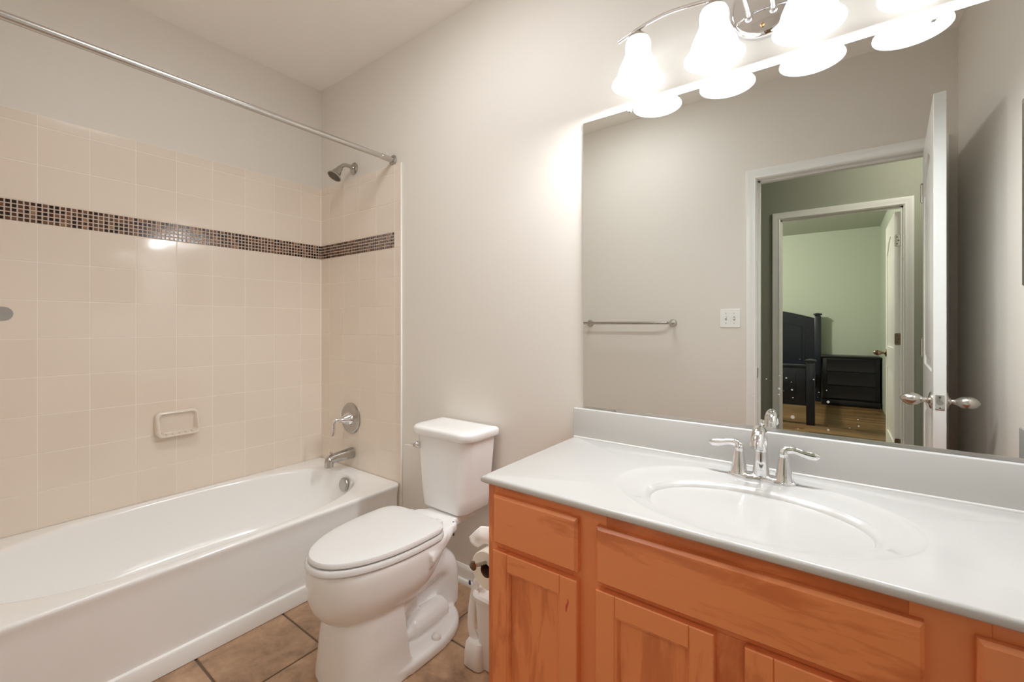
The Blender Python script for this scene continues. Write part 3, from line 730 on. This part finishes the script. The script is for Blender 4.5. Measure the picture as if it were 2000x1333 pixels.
# ---------------------------------------------------------------- mirror
MX0, MX1, MZ0, MZ1 = 1.795, 3.008, .862, 1.912
mi_ = thing('wall_mirror', 'large frameless mirror on the wall above the counter', 'mirror', ((MX0+MX1)/2, 0, MZ0))
bm = B(); box(bm, MX0, MX1, -.0065, -.001, MZ0, MZ1); bm.faces.ensure_lookup_table()
o = obj('glass', bm, [M_mirror, mat('mirror_edge', (.2, .21, .19), .3)], mi_, smooth=False)
for p in o.data.polygons:
    if p.normal.y > -.9: p.material_index = 1
bm = B(); pr = [(-.0005, .8552), (-.0005, .860), (-.007, .860), (-.0085, .8635), (-.0100, .8635), (-.0105, .8552)]
loft(bm, [[(MX0+.13, a, b) for a, b in pr], [(MX1, a, b) for a, b in pr]]); obj('bottom_channel', bm, M_edge, mi_)['label'] = 'pale metal channel under the glass'
for cx_ in (1.973, 2.739):
    bm = B(); lathe(bm, [(.0085, 0), (.0085, .005), (.006, .008), (.001, .0085)], (cx_, -.0068, 1.9095), (0, -1, 0), 6); box(bm, cx_-.005, cx_+.005, -.007, -.001, 1.913, 1.927, .002); lathe(bm, [(.0025, 0), (.0025, .001)], (cx_, -.007, 1.921), (0, -1, 0), 10, mi=1)
    obj('clip', bm, [M_bead2, M_satin2], mi_)['label'] = 'clear plastic mirror clip'

# ---------------------------------------------------------------- vanity light
vl = thing('vanity_light', 'chrome four shade bath light on wavy bar above the mirror', 'light fixture', (2.375, 0, 2.10))
bm = B(); lathe(bm, [(.096, 0), (.096, .006), (.091, .013), (.084, .016), (.082, .0135), (.078, .0135), (.060, .017), (.02, .019), (.001, .019)], (2.383, 0, 2.100), (0, -1, 0), 56); obj('wall_plate', bm, M_chrome, vl)
bm = B(); lathe(bm, [(.006, 0), (.006, .003), (.004, .006), (.001, .0065)], (2.377, -.0165, 2.036), (0, -1, 0), 14); obj('screw', bm, mat('brass_screw', (.75, .5, .25), .25, 1.), vl)['label'] = 'small brass screw'
SX = [2.038, 2.264, 2.491, 2.709]; SY = -.10
bp = [(1.972, 2.096), (2.027, 2.111), (2.077, 2.121), (2.13, 2.126), (2.185, 2.122), (2.224, 2.117), (2.264, 2.112), (2.31, 2.119), (2.375, 2.126)]
bp = bp+[(2*2.3745-x, z) for x, z in reversed(bp[:-1])]
bm = B(); tube(bm, [(x, SY, z) for x, z in bp], .0062, 16, 6); obj('bar', bm, M_chrome, vl)
for x in (2.342, 2.405):
    bm = B(); tube(bm, [(x, -.012, 2.066), (x, -.04, 2.083), (x+(.006 if x > 2.37 else -.006), -.075, 2.105), (x+(.008 if x > 2.37 else -.008), SY, 2.123)], [.007, .006, .006, .006], 14, 6); lathe(bm, [(.011, 0), (.011, .006), (.007, .009)], (x, -.016, 2.068), (0, -1, .3), 18); obj('post', bm, M_chrome, vl)
sprof = [(.026, 2.0835), (.034, 2.080), (.0385, 2.070), (.0400, 2.058), (.0390, 2.046), (.0400, 2.034), (.0450, 2.020), (.0530, 2.003), (.0600, 1.986), (.0645, 1.970), (.0690, 1.958), (.0765, 1.948), (.0815, 1.942), (.0820, 1.9395)]
for x in SX:
    zt = min(bp, key=lambda q: abs(q[0]-x))[1]
    bm = B(); lathe(bm, [(.0065, zt-.004), (.0065, 2.108), (.013, 2.104), (.020, 2.095), (.0285, 2.088), (.031, 2.081), (.029, 2.080)], (x, SY, 0), (0, 0, 1), 24); obj('socket_cup', bm, M_satin, vl)
    bm = B(); inn = [(r_-.003, z_+.0005) for r_, z_ in reversed(sprof)]
    inn = [(r_, z_) for r_, z_ in inn if z_ < 2.08]
    lathe(bm, sprof+inn, (x, SY, 0), (0, 0, 1), 48, cap0=False, cap1=False)
    s_o = obj('shade', bm, M_shade, vl, angle=60); s_o['label'] = 'frosted glass bell shade'
    bm = B(); lathe(bm, [(.001, 1.985), (.014, 1.988), (.023, 2.000), (.026, 2.014), (.022, 2.030), (.014, 2.045), (.012, 2.078)], (x, SY, 0), (0, 0, 1), 20); obj('bulb', bm, M_bulb, s_o)
    ld = bpy.data.lights.new('bulb_light', 'POINT'); ld.energy = BULB_W; ld.color = LAMP_COL; ld.shadow_soft_size = .028
    lo = bpy.data.objects.new('bulb_light', ld); COL.objects.link(lo); lo.parent = vl; lo.location = Vector((x, SY-.035, 1.962))-Vector(vl.location)

# ---------------------------------------------------------------- towel bar, switch, cabinet on the side wall
tb = thing('towel_bar', 'chrome towel bar with round end plates on the door wall', 'towel bar', (1.375, -D, 1.177))
bm = B(); yb = -1.413; xa, xb = 1.072, 1.676
tube(bm, [(xa, -D+.004, 1.177), (xa, yb-.06, 1.177), (xa+.005, yb-.02, 1.177), (xa+.022, yb-.003, 1.177), (xa+.05, yb, 1.177), (xb-.05, yb, 1.177), (xb-.022, yb-.003, 1.177), (xb-.005, yb-.02, 1.177), (xb, yb-.06, 1.177), (xb, -D+.004, 1.177)], .0095, 18, 6); obj('bar', bm, M_satin2, tb)
for x in (xa, xb):
    bm = B(); lathe(bm, [(.025, 0), (.025, .004), (.021, .009), (.012, .011)], (x, -D, 1.177), (0, 1, 0), 30); obj('end_plate', bm, M_satin, tb)
sw = thing('light_switch', 'white double light switch beside the doorway', 'light switch', (2.021, -D, 1.205))
bm = B(); ol = rrect(2.021-.058, 2.021+.058, 1.205-.0575, 1.205+.0575, .006, 4); prism(bm, ol, lambda x, z, d: (x, -D+d, z), 0, .006, .003)
for q in (-.023, .023):
    for z in (-.03, .03): lathe(bm, [(.0028, 0), (.0028, .0008)], (2.021+q, -D+.006, 1.205+z), (0, 1, 0), 10, mi=1)
obj('plate', bm, [M_trim, M_satin], sw)
for q, up in ((-.023, .006), (.023, -.006)):
    bm = B(); box(bm, 2.021+q-.005, 2.021+q+.005, -D+.006, -D+.0075, 1.193, 1.217, .0005, 1, 1); tube(bm, [(2.021+q, -D+.006, 1.205), (2.021+q, -D+.017, 1.205+up)], [.0045, .0035], 8, 0); obj('toggle', bm, [M_trim, mat('switch_slot', (.45, .44, .42), .5)], sw)
mc = thing('medicine_cabinet', 'slim mirrored cabinet on the right wall beside the big mirror', 'cabinet', (W, -.37, 1.283))
bm = B(); box(bm, W-.006, W-.0005, -.577, -.16, 1.283, 1.863, .001, 1); obj('frame', bm, mat('cabinet_edge', (.10, .13, .10), .3), mc)
bm = B(); box(bm, W-.009, W-.0062, -.574, -.163, 1.286, 1.860); obj('door', bm, M_mirror, mc)

# ---------------------------------------------------------------- paper holder, caddy
th = thing('toilet_paper_holder', 'tarnished metal paper arm on the vanity side', 'paper holder', (1.772, -.30, .412))
rx, rz = 1.692, .412
bm = B(); lathe(bm, [(.024, 0), (.024, .004), (.018, .009), (.009, .012), (.008, .03)], (VX0, -.30, rz+.016), (-1, 0, 0), 24); tube(bm, [(VX0-.028, -.30, rz+.016), (rx+.02, -.30, rz+.016), (rx+.004, -.304, rz+.016), (rx, -.32, rz+.016), (rx, -.42, rz+.020), (rx, -.46, rz+.028), (rx, -.506, rz+.041)], .0058, 14, 6); obj('arm', bm, M_satin2, th)
bm = B(); tube(bm, [(rx, -.502, rz+.032), (rx, -.508, rz+.042), (rx, -.507, rz+.054)], [.0075, .009, .006], 12, 5); lathe(bm, [(.0095, -.004), (.0095, .004)], (rx, -.508, rz+.042), (0, 1, 0), 16); obj('end_cap', bm, M_brz, th)
pr_ = thing('toilet_paper_roll', 'paper roll with a loose tissue tail on the metal arm', 'paper roll', (rx, -.395, rz-.058))
bm = B(); Ro, Ri = .058, .021
y0, y1 = -.448, -.345
lathe(bm, [(Ri, 0), (Ro-.002, 0), (Ro, .002), (Ro, .101), (Ro-.002, .103), (Ri, .103)], (rx, y0, rz), (0, 1, 0), 48, cap0=False, cap1=False); obj('paper', bm, M_paper, pr_)
bm = B(); lathe(bm, [(Ri+.0006, .0005), (Ri-.001, .0005), (Ri-.001, .1025), (Ri+.0006, .1025)], (rx, y0, rz), (0, 1, 0), 32, cap0=False, cap1=False); obj('core', bm, M_core, pr_)['label'] = 'brown cardboard core'
bm = B(); nu, nv = 12, 14; grid = []
for i in range(nu):
    t = i/(nu-1); row = []
    for j in range(nv):
        q = j/(nv-1)
        lo_ = Vector((1.640+.058*q, 0, .458+.014*math.sin(pi*q)))
        top = Vector((1.598, 0, .478)).lerp(Vector((1.642, 0, .523)), min(q/.55, 1)) if q < .55 else Vector((1.642, 0, .523)).lerp(Vector((1.70, 0, .520)), (q-.55)/.45)
        v_ = lo_.lerp(top, t); v_.y = -.425+.03*q-.012*math.sin(pi*t)+.006*math.sin(7*q+2*t)
        row.append(v_)
    grid.append(row)
vg = [[bm.verts.new(p) for p in row] for row in grid]
for i in range(nu-1):
    for j in range(nv-1): bm.faces.new((vg[i][j], vg[i+1][j], vg[i+1][j+1], vg[i][j+1]))
o = obj('loose_tail', bm, M_tissue, pr_, angle=180); md = o.modifiers.new('t', 'SOLIDIFY'); md.thickness = .0006
cd = thing('toilet_brush_caddy', 'white plastic toilet brush caddy with tall curved handle beside the vanity', 'toilet brush', (1.60, -.31, 0))
bm = B(); bx, by = 1.622, -.295
def br(hx, hy, z, r=.03, sx=0): return [(bx+sx+x, by+y, z) for x, y in rrect(-hx, hx, -hy, hy, r, 6)]
loft(bm, [br(.048, .05, .002, .03), br(.052, .054, .010, .03), br(.060, .062, .12, .035), br(.067, .068, .232, .038), br(.073, .074, .236, .04), br(.075, .076, .250, .042), br(.070, .071, .257, .04), br(.060, .061, .252, .034), br(.058, .058, .243, .034), br(.02, .02, .241, .01)]); obj('bin', bm, M_plastic, cd)
bm = B()
loft(bm, [[(x, y, z) for x, y in rrect(1.523+k, 1.600, -.375+k, -.275-k, .022, 6)] for k, z in ((.004, .002), (0, .008), (.001, .05), (.004, .078), (.010, .088))]); obj('foot', bm, M_plastic, cd)
bm = B(); tube(bm, [(1.550, -.338, .080), (1.541, -.342, .12), (1.540, -.342, .17), (1.545, -.340, .22), (1.552, -.337, .262), (1.562, -.332, .288), (1.576, -.325, .297)], [.018, .0165, .015, .014, .0135, .013, .008], 16, 6, [.7, .6, .55, .55, .6, .7, .8], (0, 1, 0)); hd = obj('handle', bm, M_plastic, cd)
bm = B(); lathe(bm, [(.007, 0), (.0075, .003), (.005, .006), (.001, .0065)], (1.5435, -.352, .280), (-.6, -.8, 0), 18); obj('button', bm, M_navy, hd)['label'] = 'dark navy button'

# ---------------------------------------------------------------- bedroom furniture, seen through the doorways
bd = thing('bed_frame', 'black wooden bed frame with arched headboard in the bedroom', 'bed', (1.5, -5.7, 0))
hx0, hx1 = .70, 2.318
def post(x, y, h, s_=.042):
    bm = B(); box(bm, x-s_, x+s_, y-s_, y+s_, .0, h-.05, .004); box(bm, x-s_*.85, x+s_*.85, y-s_*.85, y+s_*.85, h-.05, h-.035); box(bm, x-s_*1.3, x+s_*1.3, y-s_*1.3, y+s_*1.3, h-.035, h-.012, .006)
    loft(bm, [[(x-s_*1.2, y-s_*1.2, h-.012), (x+s_*1.2, y-s_*1.2, h-.012), (x+s_*1.2, y+s_*1.2, h-.012), (x-s_*1.2, y+s_*1.2, h-.012)], [(x-.01, y-.01, h), (x+.01, y-.01, h), (x+.01, y+.01, h), (x-.01, y+.01, h)]])
    return bm
for x in (hx0, hx1): obj('headboard_post', post(x, -6.72, 1.35), M_black, bd, angle=25)
for x in (hx0+.01, hx1-.012): obj('footboard_post', post(x, -4.73, .77), M_black, bd, angle=25)
K = 24
def archb(x0, x1, z0, zs, zc, y0, y1, bm):
    ol = [(x0, z0), (x1, z0)]+[(x1+(x0-x1)*i/K, zs+(zc-zs)*math.sin(pi*i/K)) for i in range(K+1)]
    prism(bm, ol, lambda x, z, d: (x, d, z), y0, y1)
    return ol
bm = B(); archb(hx0, hx1, .28, 1.26, 1.42, -6.745, -6.705, bm); hb = obj('headboard', bm, M_black, bd, angle=25)
bm = B(); ol = archb(hx0+.16, hx1-.16, .45, 1.16, 1.30, -6.705, -6.698, bm); a = [(x, -6.698, z) for x, z in inset(ol, .03)]; b = [(x, -6.688, z) for x, z in inset(ol, .05)]; loft(bm, [a, b], cap0=False); obj('headboard_panel', bm, M_black, hb, angle=25)
bm = B(); box(bm, hx0, hx1-.03, -4.75, -4.71, .22, .66, .004); box(bm, hx0, hx1-.03, -4.765, -4.695, .66, .70, .008); fb_ = obj('footboard', bm, M_black, bd)
bm = B(); box(bm, hx0+.16, hx1-.16, -4.712, -4.702, .30, .60, .006); obj('footboard_panel', bm, M_black, fb_)
for x in (hx0, hx1-.03): bm = B(); box(bm, x-.015, x+.015, -6.7, -4.75, .24, .42, .003); obj('side_rail', bm, M_black, bd)
ns = thing('nightstand', 'black three drawer nightstand against the sage green bedroom wall', 'nightstand', (2.69, -6.65, 0))
bm = B(); box(bm, 2.385, 3.03, -6.84, -6.47, .06, .69, .004); box(bm, 2.37, 3.04, -6.85, -6.45, .0, .08, .008); obj('body', bm, M_black2, ns)
bm = B(); box(bm, 2.365, 3.045, -6.85, -6.445, .69, .717, .006); obj('top', bm, M_black2, ns)
for k in range(3):
    bm = B(); z0 = .10+k*.195; ol = [(2.43, z0), (2.985, z0), (2.985, z0+.175), (2.43, z0+.175)]
    tod = lambda x, z, d: (x, -6.47+d, z)
    loft(bm, [[tod(x, z, 0) for x, z in ol], [tod(x, z, .012) for x, z in ol], [tod(x, z, .02) for x, z in inset(ol, .008)], [tod(x, z, .016) for x, z in inset(ol, .03)]])
    obj('drawer', bm, M_black2, ns, angle=25)

# added fill lamps out of view on the hallway, bedroom and bathroom ceilings
def dome(name, label, x, y, watts, glass=M_dome, k=1., kz=1.):
    t = thing(name, label, 'ceiling lamp', (x, y, H))
    bm = B(); lathe(bm, [(.16*k, 0), (.16*k, -.02*kz), (.15*k, -.025*kz)], (x, y, H), (0, 0, 1), 36); obj('base', bm, M_trim, t)
    bm = B(); lathe(bm, [(a*k, b*kz) for a, b in ((.148, -.022), (.14, -.05), (.11, -.08), (.06, -.098), (.001, -.104))], (x, y, H), (0, 0, 1), 36, cap0=False); obj('fill_dome', bm, glass, t)
    if not watts: return
    ld = bpy.data.lights.new(name+'_light', 'POINT'); ld.energy = watts; ld.color = (1, .93, .82); ld.shadow_soft_size = .12
    lo = bpy.data.objects.new('bulb_light', ld); COL.objects.link(lo); lo.parent = t; lo.location = (0, 0, -.24)
dome('hall_fill_lamp', 'added unseen fill lamp on the hallway ceiling', 3.1, -2.2, HALL_W)  # unseen lamp, added to send fill light through the doorway
dome('bedroom_fill_lamp', 'added unseen fill lamp on the bedroom ceiling', .9, -4.6, BEDROOM_W)  # unseen, guessed source for the bedroom light from high on the left
dome('bathroom_fill_lamp', 'added unseen fill lamp on the bathroom ceiling', 1.45, -.80, 0, glow('bathroom_fill_dome', LAMP_COL, BATH_GLOW), 2.0, .55)  # invented fixture, added to even out the room light
